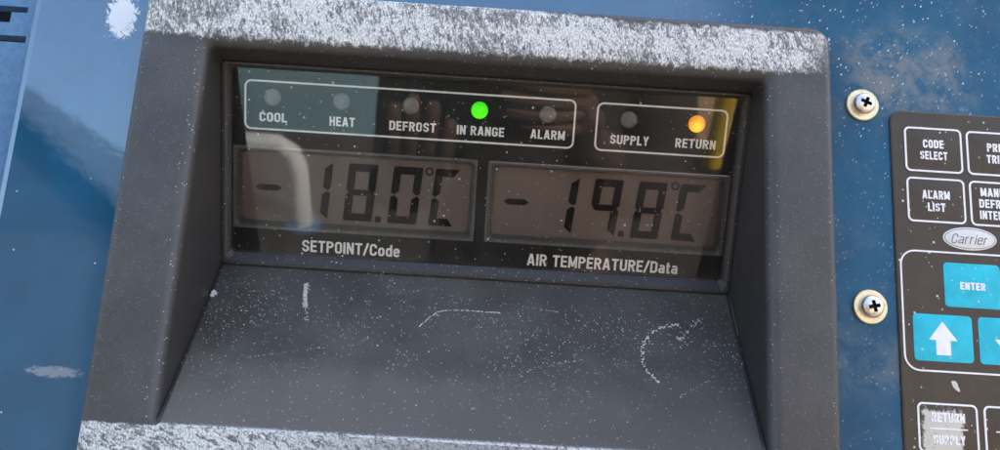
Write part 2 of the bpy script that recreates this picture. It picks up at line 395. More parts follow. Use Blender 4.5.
    g['\u00b0'] = S(('c', [(.16+.10*math.cos(R(t)), .86+.10*math.sin(R(t))) for t in range(0, 360, 30)]), w=.34)
    g[' '] = (.26, ())
    return g
def ribbon(pts, closed, hw):
    n = len(pts); out = []
    clean = [pts[0]]
    for p in pts[1:]:
        if math.hypot(p[0]-clean[-1][0], p[1]-clean[-1][1]) > 1e-4: clean.append(p)
    if closed and math.hypot(clean[0][0]-clean[-1][0], clean[0][1]-clean[-1][1]) < 1e-4: clean.pop()
    pts = clean; n = len(pts)
    for i in range(n):
        a = pts[i-1] if (i or closed) else None; b = pts[(i+1) % n] if (i < n-1 or closed) else None; c = pts[i]
        d0 = Vector((c[0]-a[0], c[1]-a[1])).normalized() if a else None
        d1 = Vector((b[0]-c[0], b[1]-c[1])).normalized() if b else None
        d0 = d0 or d1; d1 = d1 or d0
        n0 = Vector((-d0.y, d0.x)); n1 = Vector((-d1.y, d1.x)); mm = n0+n1
        if mm.length < .3: mm = n0
        mm.normalize(); k = hw/max(.45, mm.dot(n0))
        out.append(((c[0]+mm.x*k, c[1]+mm.y*k), (c[0]-mm.x*k, c[1]-mm.y*k)))
    return out
def lettering(s, c, width, cap, f, d0, d1, parent, mat, sw=.185, shear=0.0, gap=.11, name='lettering', label=None):
    g = glyphs(sw); x = 0; strokes = []
    for ch in s:
        w, st = g[ch]
        for kind, pts in st: strokes.append((kind == 'c', [(px+x, py) for px, py in pts]))
        x += w+gap
    tot = x-gap; sx = width/(tot+shear*0)
    bm = bmesh.new()
    for n_, (cl, pts) in enumerate(strokes):
        e = d1 + .0004*(n_ % 4)
        rb = ribbon(pts, cl, sw/2)
        def q(p, d): return f(c[0]+(p[0]+shear*(p[1]-.5)-tot/2)*sx, c[1]+(p[1]-.5)*cap, d)
        top = [(bm.verts.new(q(a, e)), bm.verts.new(q(b, e))) for a, b in rb]; bot = [(bm.verts.new(q(a, d0)), bm.verts.new(q(b, d0))) for a, b in rb]
        n = len(rb)
        for i in range(n if cl else n-1):
            j = (i+1) % n
            bm.faces.new((top[i][0], top[j][0], top[j][1], top[i][1]))
            bm.faces.new((top[i][0], bot[i][0], bot[j][0], top[j][0])); bm.faces.new((top[i][1], top[j][1], bot[j][1], bot[i][1]))
        if not cl:
            for i in (0, n-1): bm.faces.new((top[i][0], top[i][1], bot[i][1], bot[i][0]))
    return obj(name, bm, mat, parent, smooth=0, label=label)

# ------------------------------------------------------------------ the setting
bm = bmesh.new()
v = [bm.verts.new((x, y, -150)) for x, y in ((-6000, -6000), (6000, -6000), (6000, 6000), (-6000, 6000))]; bm.faces.new(v)
o = obj('ground', bm, M['ground'], smooth=0, recalc=False); tag(o, kind='structure')

# blue cabinet front with an opening for the display housing
bm = bmesh.new()
X0, X1, Z0, Z1 = -19.36, 38, -149, 40
hx, hz0, hz1 = 12.6, -9.0, 8.6
def cabinet_loops():
    out = rrect(X0, X1, Z0, Z1, .05, 3)
    inn = rrect(X0+.35, X1-.35, Z0+.35, Z1-.35, .05, 3)
    mid = rrect(X0+.1, X1-.1, Z0+.1, Z1-.1, .05, 3)
    hole = rrect(-hx, hx, hz0, hz1, .3, 3)
    return [[Vector((x, 9, z)) for x, z in out], [Vector((x, .35, z)) for x, z in out], [Vector((x, .1, z)) for x, z in mid], [Vector((x, 0, z)) for x, z in inn],
            [Vector((x, 0, z)) for x, z in hole], [Vector((x, .25, z)) for x, z in hole]]
loft(bm, cabinet_loops())
panel = obj('steel_cabinet', bm, M['blue'], smooth=12)
tag(panel, 'blue painted steel panel flecked with white, carrying the display and the keypad', 'panel')

# neighbouring slotted panel past the seam at the far left
lv = thing('louvred_panel', (-24, 3, -149), 'pale blue panel with dark slots beyond the seam at the far left edge', 'panel')
bm = bmesh.new()
XL = -19.55
box(bm, (-34, .7, -149), (XL, 1.3, 7.56))
for a, b in ((7.86, 8.45), (9.2, 9.75), (10.05, 10.64), (10.95, 40)): box(bm, (-34, .7, a), (XL, 1.3, b))
for a, b in ((7.56, 7.86), (9.75, 10.05), (10.64, 10.95)):
    box(bm, (-34, .7, a), (-33, 1.3, b)); box(bm, (-19.80, .7, a), (XL, 1.3, b))
box(bm, (-34, .7, 8.45), (-33, 1.3, 9.2)); box(bm, (-20.62, .7, 8.45), (XL, 1.3, 8.93)); box(bm, (-19.95, .7, 8.93), (XL, 1.3, 9.2))
obj('plate', bm, M['louvre'], lv, smooth=0)
bm = bmesh.new(); box(bm, (-33.5, 2.4, 7), (XL-.1, 2.5, 12)); obj('cavity_back', bm, M['void'], lv, smooth=0)

# ------------------------------------------------------------------ display unit
du = thing('display_unit', (0, 0, -10.2), 'grey plastic display housing with two screens, its top rim rubbed white', 'display')
N = 6
def loopP(x0, x1, z0, z1, r, y): return [Vector((x, y, z)) for x, z in rrect(x0, x1, z0, z1, r, N)]
def bezel_loops():
    bx, bt, bb = 14.0, 9.65, -10.3
    L = [loopP(-bx, bx, bb, bt, .8, -.004), loopP(-bx, bx, bb, bt, .8, -1.0)]
    for k in range(1, 6):
        t = R(90*k/5); i = .40*(1-math.cos(t)); L.append(loopP(-bx+i, bx-i, bb+i, bt-i, .8-i*.6, -1.0-.40*math.sin(t)))
    rx, rt, rb, rf = 11.28, 7.20, -7.62, .50
    for k in range(0, 9):
        t = R(90*k/8); e = rf*(1-math.sin(t)); P = loopP(-rx-e, rx+e, rb-e*.2, rt+e, .22+e*.8, 0)
        for i, p in enumerate(P):                            # the edge towards the sill is much tighter than the others
            down = math.sin(R(90*i/N)) if i <= N else (math.cos(R(90*(i-N-1)/N)) if i <= 2*N+1 else 0)
            p.y = -1.4 + (rf*(1-down) + .10*down)*(1-math.cos(t))
        L.append(P)
    L.append([G(u, v, .12) for u, v in rrect(-11.27, 11.27, -.52, 8.27, .12, N)])
    return L
n1 = N+1
bot_side = {N}                                  # the straight run between the two lower corners
FRONT = 7
bm = bmesh.new(); loops = bezel_loops()
loft(bm, loops[:FRONT+1])
bm2 = bmesh.new(); loft(bm2, loops[FRONT:], keep=lambda i: i not in bot_side)
me = bpy.data.meshes.new('tmp'); bm2.to_mesh(me); bm2.free(); bm.from_mesh(me); bpy.data.meshes.remove(me)
bmesh.ops.remove_doubles(bm, verts=bm.verts, dist=1e-4)
bez = obj('bezel', bm, M['bezel'], du, smooth=50)
bm = bmesh.new(); loft(bm, loops[FRONT:], keep=lambda i: i in bot_side)
shelf = obj('sloping_sill', bm, M['shelf'], du, smooth=50)

# raised lip round the window
bm = bmesh.new()
def lipl(e, eb, et, d, r): return [G(u, v, d) for u, v in rrect(-10.95-e, 10.95+e, -eb, 8.08+et, r, N)]
loft(bm, [lipl(.34, .54, .21, .0, .15), lipl(.34, .54, .21, .20, .2), lipl(.29, .48, .18, .27, .2), lipl(.16, .36, .11, .27, .22), lipl(.09, .26, .07, .22, .24), lipl(-.02, .0, -.01, -.02, .22), lipl(-.06, -.05, -.05, -.35, .22)])
obj('window_lip', bm, M['lip'], du, smooth=30)

# window pane
bm = bmesh.new()
loft(bm, [[G(u, v, d) for u, v in rrect(-10.93, 10.93, .02, 8.06, .2, N)] for d in (-.10, -.02)], cap=(True, True))
pane = obj('window_pane', bm, M['glass'], du, smooth=20)

# printed board behind the pane with two openings
D = -.25
bm = bmesh.new()
LCD = ((-10.90, -.28, 1.13, 4.68), (.30, 10.86, 1.15, 4.65))
def gb(u0, u1, v0, v1): box(bm, (u0, D-.12, v0), (u1, D, v1), lambda u, d, v: G(u, v, d))
gb(-11, 11, 4.70, 8.1); gb(-11, 11, -.03, 1.11)
for a, b in ((-11, -10.92), (-.26, .28), (10.88, 11)): gb(a, b, 1.11, 4.70)
board = obj('printed_board', bm, M['board'], du, smooth=0)
for a in LCD:
    bm = bmesh.new()
    def q(e, r, d): return [G(u, v, d) for u, v in rrect(a[0]+e, a[1]-e, a[2]+e, a[3]-e, r, N)]
    loft(bm, [q(-.05, .04, D+.015), q(.04, .16, D+.015), q(.12, .22, D-.05), q(.24, .22, -.80)])
    bmL = bmesh.new(); loft(bmL, [q(.1, .1, -.82), q(.1, .1, -.78)], cap=(True, True))
    left = a[0] < 0
    sc_ = obj('liquid_crystal_screen', bmL, M['lcd'], du, smooth=0, label='left screen reading minus 18.0 degrees' if left else 'right screen reading minus 19.8 degrees')
    obj('screen_surround', bm, M['bevel'], sc_, smooth=25)
    if left: lcd1 = sc_
    else: lcd2 = sc_

SL = .092                                       # slant of the digits
def seg_digit(parent, name, segs, u0, w, top=4.17, bot=1.585, st=.345):
    """u0 = left end of the top edge; a digit's lit bars are one mesh"""
    bm = bmesh.new(); g = .012; h = st/2
    mid = (top+bot)/2
    def S(u, v): return (u0 + u - (top-v)*SL, v)
    def hbar(v, kind):
        if kind == 'a': pts = [(g, v+h), (w-g, v+h), (w-g-st*.75, v-h), (g+st*.75, v-h)]
        elif kind == 'd': pts = [(g, v-h), (g+st*.75, v+h), (w-g-st*.75, v+h), (w-g, v-h)]
        else: pts = [(g+.05, v), (g+st*.6, v+h*.8), (w-g-st*.6, v+h*.8), (w-g-.05, v), (w-g-st*.6, v-h*.8), (g+st*.6, v-h*.8)]
        return pts
    def vbar(right, upper):
        v1, v0 = (top-.03, mid+g*1.6) if upper else (mid-g*1.6, bot+.03)
        if right:
            x1, x0 = w, w-st
            pts = [(x1, v1), (x1, v0+st*.25 if upper else v0), (x1-st*.4, v0) if upper else (x0, v0+st*.75), (x0, v0+st*.45) if upper else (x0, v1-st*.45), (x0, v1-st*.75) if upper else (x1-st*.4, v1)]
            if not upper: pts = [(x1, v1-st*.25), (x1, v0), (x0, v0+st*.75), (x0, v1-st*.45), (x1-st*.4, v1)]
        else:
            pts = [(0, v1), (st, v1-st*.75), (st, v0+st*.45), (st*.4, v0), (0, v0+st*.25)] if upper else [(0, v1-st*.25), (st*.4, v1), (st, v1-st*.45), (st, v0+st*.75), (0, v0)]
        return pts
    for s in segs:
        if s == 'a': p = hbar(top-h, 'a')
        elif s == 'd': p = hbar(bot+h, 'd')
        elif s == 'g': p = hbar(mid, 'g')
        elif s == 'b': p = vbar(True, True)
        elif s == 'c': p = vbar(True, False)
        elif s == 'f': p = vbar(False, True)
        else: p = vbar(False, False)
        prism(bm, [S(u, v) for u, v in p], -.745, -.735, G)
    return obj(name, bm, M['segment'], parent, smooth=0)
def dot(parent, u, v):
    bm = bmesh.new(); r = .135
    prism(bm, [(u-r-.012, v-r), (u+r-.012, v-r), (u+r+.012, v+r), (u-r+.012, v+r)], -.745, -.735, G); obj('decimal_point', bm, M['segment'], parent, smooth=0)
def minus(parent, u0, u1, v):
    bm = bmesh.new(); h = .135
    prism(bm, [(u0, v), (u0+.2, v-h), (u1-.2, v-h), (u1, v), (u1-.2, v+h), (u0+.2, v+h)], -.745, -.735, G); obj('minus_sign', bm, M['segment'], parent, smooth=0)
def degree(parent, u, v):
    bm = bmesh.new(); ring(bm, circle(u, v, .185, 20), circle(u, v, .115, 20), -.745, -.735, G); obj('degree_sign', bm, M['segment'], parent, smooth=0)
minus(lcd1, -10.10, -8.90, 2.87)
seg_digit(lcd1, 'digit', 'bc', -6.63-1.30+.0, 1.30)
seg_digit(lcd1, 'digit', 'abcdefg', -5.93, 1.30)
dot(lcd1, -4.58, 1.72)
seg_digit(lcd1, 'digit', 'abcdef', -3.93, 1.30)
degree(lcd1, -2.36, 4.02)
seg_digit(lcd1, 'unit_letter', 'adef', -2.08, 1.10)
minus(lcd2, 1.0, 2.16, 2.90)
seg_digit(lcd2, 'digit', 'bc', 4.36-1.28, 1.28)
seg_digit(lcd2, 'digit', 'abcfg', 5.06, 1.26)
dot(lcd2, 6.40, 1.74)
seg_digit(lcd2, 'digit', 'abcdefg', 7.03, 1.26)
degree(lcd2, 8.62, 4.05)
seg_digit(lcd2, 'unit_letter', 'adef', 8.88, 1.14)

# print on the board: outlines, names, lamps
for u0, u1, v0, v1 in ((-10.40, 3.86, 5.49, 7.545), (4.83, 10.46, 5.49, 7.51)):
    bm = bmesh.new(); ring(bm, rrect(u0-.04, u1+.04, v0-.04, v1+.04, .30, N), rrect(u0+.04, u1-.04, v0+.04, v1-.04, .22, N), D, D+.012, G)
    obj('outline', bm, M['print'], board, smooth=0)
for s, u, v, w in (('COOL', -9.19, 6.02, 1.20), ('HEAT', -6.2, 6.01, 1.10), ('DEFROST', -3.14, 5.99, 2.03), ('IN RANGE', -.19, 5.985, 2.06),
                   ('ALARM', 2.74, 6.005, 1.50), ('SUPPLY', 6.31, 5.99, 1.68), ('RETURN', 9.2, 6.01, 1.76)):
    lettering(s, (u, v), w, .40, G, D, D+.012, board, M['print'])
lettering('SETPOINT/Code', (-5.66, .41), 4.36, .53, G, D, D+.012, board, M['print'], sw=.17, gap=.10)
lettering('AIR TEMPERATURE/Data', (5.61, .41), 6.76, .53, G, D, D+.012, board, M['print'], sw=.17, gap=.10)
for u, kind in ((-9.227, 0), (-6.246, 0), (-3.26, 0), (-.276, 1), (2.68, 0), (6.196, 0), (9.165, 2)):
    bm = bmesh.new(); r = .37
    loft(bm, [[G(a, b, d) for a, b in circle(u, 6.875, rr, 32)] for rr, d in ((r, D), (r, D+.03), (r*.92, D+.055), (r*.6, D+.075), (r*.2, D+.08))], cap=(False, True))
    lab = ('unlit grey indicator lamp', 'lit green indicator lamp over IN RANGE', 'lit amber indicator lamp over RETURN')[kind]
    la = obj('indicator_lamp', bm, M[('led_off', 'green', 'amber')[kind]], board, smooth=50, label=lab)

# scuffs and chips lying on the sill: chains of tiny flakes
SA, SB = (loops[-2][N] + loops[-2][N+1])/2, (loops[-1][N] + loops[-1][N+1])/2
sdir = (SB-SA).normalized(); snorm = Vector((1, 0, 0)).cross(sdir)
if snorm.y > 0: snorm = -snorm
def SP(x, t, d=0.0): return Vector((x, SA.y, SA.z)) + sdir*t + snorm*d
def flake(bm, x, t, r, f=SP, el=1.0, ang=0.0, th=.02):
    n = random.choice((5, 6, 7)); a0 = random.random()*6
    pts = []
    for i in range(n):
        a = a0+2*math.pi*i/n; rr = r*random.uniform(.6, 1.2)
        px, pz = rr*math.cos(a)*el, rr*math.sin(a)
        pts.append((x+px*math.cos(ang)-pz*math.sin(ang), t+px*math.sin(ang)+pz*math.cos(ang)))
    prism(bm, pts, -.01, th, f)
def scuff(path, n, spread, r, name='scuff_mark', parent=None, f=SP):
    for _ in range(3):
        q = [path[0]]
        for a, b in zip(path, path[1:]): q += [(a[0]*.75+b[0]*.25, a[1]*.75+b[1]*.25), (a[0]*.25+b[0]*.75, a[1]*.25+b[1]*.75)]
        path = q + [path[-1]]
    bm = bmesh.new()
    for k in range(n):
        s = random.random()*(len(path)-1); i = min(int(s), len(path)-2); t = s-i
        x = path[i][0]*(1-t)+path[i+1][0]*t + random.gauss(0, spread); y = path[i][1]*(1-t)+path[i+1][1]*t + random.gauss(0, spread)
        flake(bm, x, y, r*random.uniform(.5, 1.3), f)
    return obj(name, bm, M['chip'], parent or shelf, smooth=0)
scuff([(-7.33, 7.34), (-7.22, 6.6), (-7.10, 6.1)], 240, .045, .026)
scuff([(-7.10, 6.1), (-6.84, 5.29)], 24, .05, .022)
scuff([(-2.19, 5.33), (-1.57, 6.25), (-.59, 6.38), (.36, 6.35), (1.13, 6.35)], 170, .012, .018)
scuff([(8.7, 6.28), (8.08, 6.12), (7.34, 5.57), (7.07, 4.92), (7.0, 4.25), (7.22, 3.57), (7.51, 3.2)], 110, .045, .030)
scuff([(9.66, 6.63), (9.1, 5.98), (8.69, 5.46)], 40, .06, .024)
scuff([(-9.2, 5.1), (-7.2, 5.6), (-4.0, 6.3), (0, 5.9), (4.5, 6.0), (8.2, 5.9), (9.8, 6.4)], 150, .75, .017)
for pth, cnt in (([(-8.8, 3.2), (-6.0, 3.9)], 26), ([(-3.4, 4.4), (-1.2, 2.6)], 22), ([(2.4, 3.4), (4.6, 4.1)], 26), ([(1.2, 6.9), (3.6, 6.6)], 34), ([(8.4, 2.6), (9.6, 3.4)], 18)): scuff(pth, cnt, .02, .013)
scuff([(4.2, 6.2), (6.2, 5.6), (7.6, 5.9), (8.9, 5.6)], 90, .5, .019)
bm = bmesh.new(); flake(bm, -11.05, 6.5, .16, el=.8, ang=1, th=.06); flake(bm, -11.1, 6.36, .10, th=.05); obj('paint_chip', bm, M['chip'], shelf, smooth=0)

# ------------------------------------------------------------------ keypad
KX = 19.95
kp = thing('membrane_keypad', (KX, 0, -10.2), 'brown membrane keypad with cyan arrow keys on the blue panel', 'keypad')
KD = .10
bm = bmesh.new()
loft(bm, [[Pp(u, v, d) for u, v in rrect(KX-3.02+i, KX+3.02-i, -10.2+i, 6.68-i, .5-i, N)] for i, d in ((-.03, .004), (-.02, .07), (.03, KD))], cap=(True, True))
obj('backing', bm, M['key_brown'], kp, smooth=30)
def key(u0, u1, v0, v1, mat, lines=(), outline=True, label=None, cap=.36, wid=None, sym=None):
    bm = bmesh.new()
    loft(bm, [[Pp(u, v, d) for u, v in rrect(u0+i, u1-i, v0+i, v1-i, .16, N)] for i, d in ((.0, KD-.01), (.01, KD+.012), (.05, KD+.022))], cap=(True, True))
    k = obj('key', bm, M[mat], kp, smooth=30, label=label)
    if outline:
        bm = bmesh.new(); ring(bm, rrect(u0, u1, v0, v1, .22, N), rrect(u0+.075, u1-.075, v0+.075, v1-.075, .16, N), KD, KD+.032, Pp)
        obj('outline', bm, M['print'], k, smooth=0)
    for s, c, w in lines: lettering(s, c, w, cap, Pp, KD+.0215, KD+.03, k, M['print'], sw=.20)
    if sym:
        bm = bmesh.new()
        for P in sym: prism(bm, P, KD+.0215, KD+.03, Pp)
        obj('printed_symbol', bm, M['print'], k, smooth=0)
    return k
A0, A1, B0, B1 = 17.46, 19.86, 20.05, 22.44
ca, cb = (A0+A1)/2, (B0+B1)/2
key(A0, A1, 4.08, 6.0, 'key_brown', (('CODE', (ca, 5.30), .86), ('SELECT', (ca, 4.80), 1.14)), label='brown key lettered CODE SELECT')
key(B0, B1, 4.08, 5.97, 'key_brown', (('PRE', (cb, 5.30), .66), ('TRIP', (cb, 4.80), .76)), label='brown key lettered PRE TRIP')
key(A0, A1, 1.95, 3.83, 'key_brown', (('ALARM', (ca, 3.12), 1.14), ('LIST', (ca, 2.60), .72)), label='brown key lettered ALARM LIST')
key(B0, B1, 1.93, 3.82, 'key_brown', (('MANUAL', (cb, 3.36), 1.46), ('DEFROST', (cb, 2.88), 1.62), ('INTERVAL', (cb, 2.40), 1.62)), label='brown key lettered MANUAL DEFROST INTERVAL')
key(18.80, 21.10, -1.46, .34, 'key_cyan', (('ENTER', (KX, -.58), 1.02),), outline=False, label='cyan key lettered ENTER', cap=.30)
def arrow(c, zt, s):
    return [(c, zt), (c+.57*1, zt-s*.74), (c+.29, zt-s*.74), (c+.29, zt-s*1.32), (c-.29, zt-s*1.32), (c-.29, zt-s*.74), (c-.57, zt-s*.74)]
key(A0, 19.83, -3.65, -1.79, 'key_cyan', outline=False, label='cyan key with white up arrow', sym=[arrow(18.63, -2.07, 1)])
key(20.07, B1, -3.65, -1.79, 'key_cyan', outline=False, label='cyan key with white down arrow', sym=[arrow(21.27, -3.39, -1)])
def bar(c, v, w): return [(c-w, v-.025), (c+w, v-.025), (c+w, v+.025), (c-w, v+.025)]
key(A0, 19.82, -7.12, -5.24, 'key_worn', (('RETURN', (ca, -5.78), 1.30), ('SUPPLY', (ca, -6.62), 1.24)), label='brown key worn white over RETURN and SUPPLY', sym=[bar(ca, -6.21, .74)])
key(20.06, B1, -7.12, -5.24, 'key_brown', (('°C', (cb, -5.78), .48), ('°F', (cb, -6.62), .46)), label='brown key lettered °C and °F', sym=[bar(cb, -6.21, .74)])
bm = bmesh.new(); ring(bm, rrect(KX-2.9, KX+2.9, -4.06, .78, .62, N), rrect(KX-2.83, KX+2.83, -3.99, .71, .55, N), KD, KD+.012, Pp)
obj('group_outline', bm, M['print'], kp, smooth=0)
bm = bmesh.new()
def ell(a, b, n=40): return [(KX+a*math.cos(2*math.pi*i/n), 1.36+b*math.sin(2*math.pi*i/n)) for i in range(n)]
loft(bm, [[Pp(u, v, d) for u, v in ell(1.10-i, .475-i)] for i, d in ((0, KD-.005), (0, KD+.02), (.03, KD+.035))], cap=(True, True))
bd = obj('oval_badge', bm, M['badge'], kp, smooth=30)
bm = bmesh.new(); ring(bm, ell(1.04, .415), ell(1.02, .395), KD+.03, KD+.04, Pp); obj('rim_line', bm, M['badge_ink'], bd, smooth=0)
lettering('Carrier', (KX, 1.34), 1.46, .40, Pp, KD+.034, KD+.042, bd, M['badge_ink'], sw=.085, shear=.30, gap=.16)
bm = bmesh.new()
prism(bm, [(18.86, -4.42), (18.90, -4.36), (19.02, -4.36), (19.10, -4.45), (19.13, -4.58), (19.19, -4.72), (19.17, -4.78), (19.05, -4.72), (18.93, -4.60)], KD-.005, KD+.02, Pp)
obj('paint_spot', bm, M['chip'], kp, smooth=0)

# ------------------------------------------------------------------ screws
def screw(x, z, rot, label):
    t = thing('screw', (x, 0, z-.69), label, 'screw', 'screws with washers on the blue panel')
    bm = bmesh.new()
    prof = ((.24, .0), (.66, -.004), (.69, .03), (.69, .10), (.66, .135), (.30, .135))
    loft(bm, [[Pp(u, v, d) for u, v in circle(x, z, r, 48)] for r, d in prof])
    obj('washer', bm, M['yellow_zinc'], t, smooth=35)
    # pan head with a cross recess
    bm = bmesh.new()
    c, s = math.cos(rot), math.sin(rot)
    cr_ = []
    a, b = .075, .235                                      # half width and reach of the cross
    for px, pz in ((a, a), (a, b), (-a, b), (-a, a), (-b, a), (-b, -a), (-a, -a), (-a, -b), (a, -b), (a, -a), (b, -a), (b, a)): cr_.append((px, pz))
    def cross_loop(k, d): return [Pp(x+(px*c-pz*s)*k, z+(px*s+pz*c)*k, d) for px, pz in cr_]
    n = 48
    dome = ((.46, .135), (.465, .22), (.45, .30), (.41, .37), (.345, .42), (.28, .445))
    rings = [[bm.verts.new(Pp(u, v, d)) for u, v in circle(x, z, r, n)] for r, d in dome]
    for A, B in zip(rings, rings[1:]):
        for i in range(n): bm.faces.new((A[i], A[(i+1) % n], B[(i+1) % n], B[i]))
    inner = [bm.verts.new(p) for p in cross_loop(1, .462)]
    es = []
    for L in (rings[-1], inner):
        for i in range(len(L)):
            e = bm.edges.get((L[i], L[(i+1) % len(L)])) or bm.edges.new((L[i], L[(i+1) % len(L)])); es.append(e)
    bmesh.ops.triangle_fill(bm, use_beauty=True, edges=es)
    for f in [f for f in bm.faces if all(v in inner for v in f.verts)]: bm.faces.remove(f)
    hd = obj('head', bm, M['zinc'], t, smooth=40)
    bm = bmesh.new(); loft(bm, [cross_loop(1, .462), cross_loop(.8, .22)], cap=(False, True))
    obj('cross_recess', bm, M['slot'], hd, smooth=0)
    return t
screw(15.77, 6.84, R(-22), 'upper pale screw and washer beside the top corner of the keypad')
screw(15.79, -1.65, R(12), 'lower golden screw and washer beside the cyan arrow keys')

# ------------------------------------------------------------------ what the glass and the blue paint mirror, standing behind the photographer
sh = thing('shed', (-560, -730, -150), 'dark corrugated gabled shed with a pale door, mirrored in the glossy blue paint', 'shed')
def gable(x): return 305 - abs(x+560)*.752
bm = bmesh.new()
prism(bm, [(-790, -149.5), (-330, -149.5), (-330, gable(-330)-6), (-560, gable(-560)-6), (-790, gable(-790)-6)], -1200, -712, lambda u, v, d: Vector((u, d, v)))
SHED_WALL = obj('wall', bm, simple('dark_corrugated_wall', (.02, .03, .045), .7, var=.2), sh, smooth=0)
bm = bmesh.new()
pts = []
nn = 120
for i in range(nn+1):
    x = -805 + 490*i/nn; pts.append((x, gable(x) + 3.5*math.sin(i*1.7)))
prism(bm, pts + [(x, z-9) for x, z in reversed(pts)], -1215, -698, lambda u, v, d: Vector((u, d, v)))
obj('roof', bm, simple('corrugated_roof', (.04, .05, .065), .5, var=.2), sh, smooth=0)
bm = bmesh.new(); box(bm, (-500, -711.6, -149.5), (-372, -704, 110)); obj('door', bm, simple('pale_door', (.035, .045, .06), .7, var=.25), sh, smooth=0)


sk = thing('skip', (-83, -345, -150), 'made-up sky blue steel skip standing behind the photographer, left in the window glass', 'skip')  # unseen skip, made up to put blue into the window's reflection
bm = bmesh.new()
def boxl(x0, x1, y0, y1, z): return [Vector((x, y, z)) for x, y in rrect(x0, x1, y0, y1, 2, 3)]
loft(bm, [boxl(-170, 12, -385, -312, -149.6), boxl(-182, 18, -395, -306, -82), boxl(-180, 16, -393, -308, -82), boxl(-168, 10, -383, -314, -145)], cap=(True, True))
SKY_BLUE = simple('sky_blue_paint', (.38, .64, .76), .45, var=.12)
obj('tub', bm, SKY_BLUE, sk, smooth=30)
bm = bmesh.new()
loft(bm, [boxl(-184, 20, -397, -304, z) for z in (-86, -81)] + [boxl(-178.5, 14.5, -391.5, -309.5, z) for z in (-81, -86)] + [boxl(-184, 20, -397, -304, -86)])
obj('rim', bm, SKY_BLUE, sk, smooth=30)
def crate(x, y, z, lab):  # unseen crates, made up to give the window a warm orange reflection
    t = thing('crate', (x, y, z), lab, 'crate', 'made-up wooden crates behind the photographer')
    bm = bmesh.new()
    for k in range(3): box(bm, (x-27, y+16.2, z+1+k*9), (x+27, y+18, z+8.6+k*9)); box(bm, (x-27, y-18, z+1+k*9), (x+27, y-16.2, z+8.6+k*9)); box(bm, (x-27, y-16, z+1+k*9), (x-25.4, y+16, z+8.6+k*9)); box(bm, (x+25.4, y-16, z+1+k*9), (x+27, y+16, z+8.6+k*9))
    obj('slatted_side', bm, ORANGE, t, smooth=0)
    for sx in (-1, 1):
        for sy in (-1, 1):
            bm = bmesh.new(); box(bm, (x+sx*23.6-1.6, y+sy*14.4-1.6, z), (x+sx*23.6+1.6, y+sy*14.4+1.6, z+28)); obj('corner_post', bm, ORANGE, t, smooth=0)
    bm = bmesh.new(); box(bm, (x-25, y-15.8, z+1.2), (x+25, y+15.8, z+2.4)); obj('bottom_board', bm, ORANGE, t, smooth=0)
ORANGE = simple('orange_timber', (.90, .58, .34), .7, var=.2)
crate(92, -345, -150, 'made-up orange timber crate on the ground, left of its row, right in the window glass')
crate(150, -345, -150, 'made-up orange timber crate on the ground, right of its row, behind the yellow bollard')
crate(92, -346, -122, 'made-up orange timber crate stacked on the left crate')
crate(150, -344, -122, 'made-up orange timber crate stacked on the right crate')
bl = thing('bollard', (103, -302, -150), 'made-up slim yellow bollard standing before the orange crates', 'bollard')  # unseen bollard, added for the yellow strip in the window's reflection
bm = bmesh.new(); loft(bm, [[Vector((u, v, z)) for u, v in circle(103, -302, r, 24)] for r, z in ((4.5, -149.4), (4.5, -92), (4, -89), (2, -87))], cap=(True, True)); obj('post', bm, simple('yellow_paint', (.75, .50, .03), .5, var=.1), bl, smooth=40)
bm = bmesh.new(); loft(bm, [[Vector((u, v, z)) for u, v in circle(103, -302, r, 24)] for r, z in ((9, -150), (9, -148.6), (4.6, -148.4))], cap=(True, True)); obj('base_plate', bm, M['void'], bl, smooth=40)

# the photographer, mirrored as the dark shape in the middle of the window
def skinned(name, joints, bones, mat, parent, sub=2, label=None):
    me = bpy.data.meshes.new(name); me.from_pydata([W(j[:3]) for j in joints], bones, [])
    o = bpy.data.objects.new(name, me); COL.objects.link(o)
    md = o.modifiers.new('skin', 'SKIN'); md.use_smooth_shade = True
    if not me.skin_vertices: bpy.context.view_layer.update()
    for sv, j in zip(me.skin_vertices[0].data, joints):
        sv.radius = (j[3]*CM, (j[4] if len(j) > 4 else j[3])*CM); sv.use_root = False
    me.skin_vertices[0].data[0].use_root = True
    ms = o.modifiers.new('sub', 'SUBSURF'); ms.levels = sub; ms.render_levels = sub
    dg = bpy.context.evaluated_depsgraph_get(); dg.update()
    res = bpy.data.meshes.new_from_object(o.evaluated_get(dg)); bpy.data.objects.remove(o)
    bm = bmesh.new(); bm.from_mesh(res); bpy.data.meshes.remove(res)
    for v in bm.verts: v.co = Vector((v.co.x*100, v.co.y*100, (v.co.z-H0)*100))
    return obj(name, bm, mat, parent, smooth=70, label=label)
PX = 6.0
pe = thing('person', (PX, -80, -150), 'person in a dark jacket raising a phone, mirrored darkly in the display window', 'person')
SKIN = simple('skin', (.15, .085, .06), .6, var=.08); JACKET = simple('dark_jacket', (.045, .036, .032), .8, var=.2)
TROUS = simple('dark_trousers', (.03, .035, .05), .85, var=.2); HAIR = simple('dark_hair', (.012, .010, .009), .6); SHOE = simple('black_shoes', (.015, .015, .015), .5)
J = [(PX, -80, -58, 14, 10), (PX, -80, -36, 13, 9.5), (PX, -79, -16, 14.5, 10), (PX, -78, -4, 7, 6), (PX, -76, 3, 5.2, 5.2), (PX, -73, 9, 6.5, 7.5), (PX, -72.5, 16, 7.4, 9), (PX, -73, 22, 5.5, 7)]
Bn = [(i, i+1) for i in range(7)]
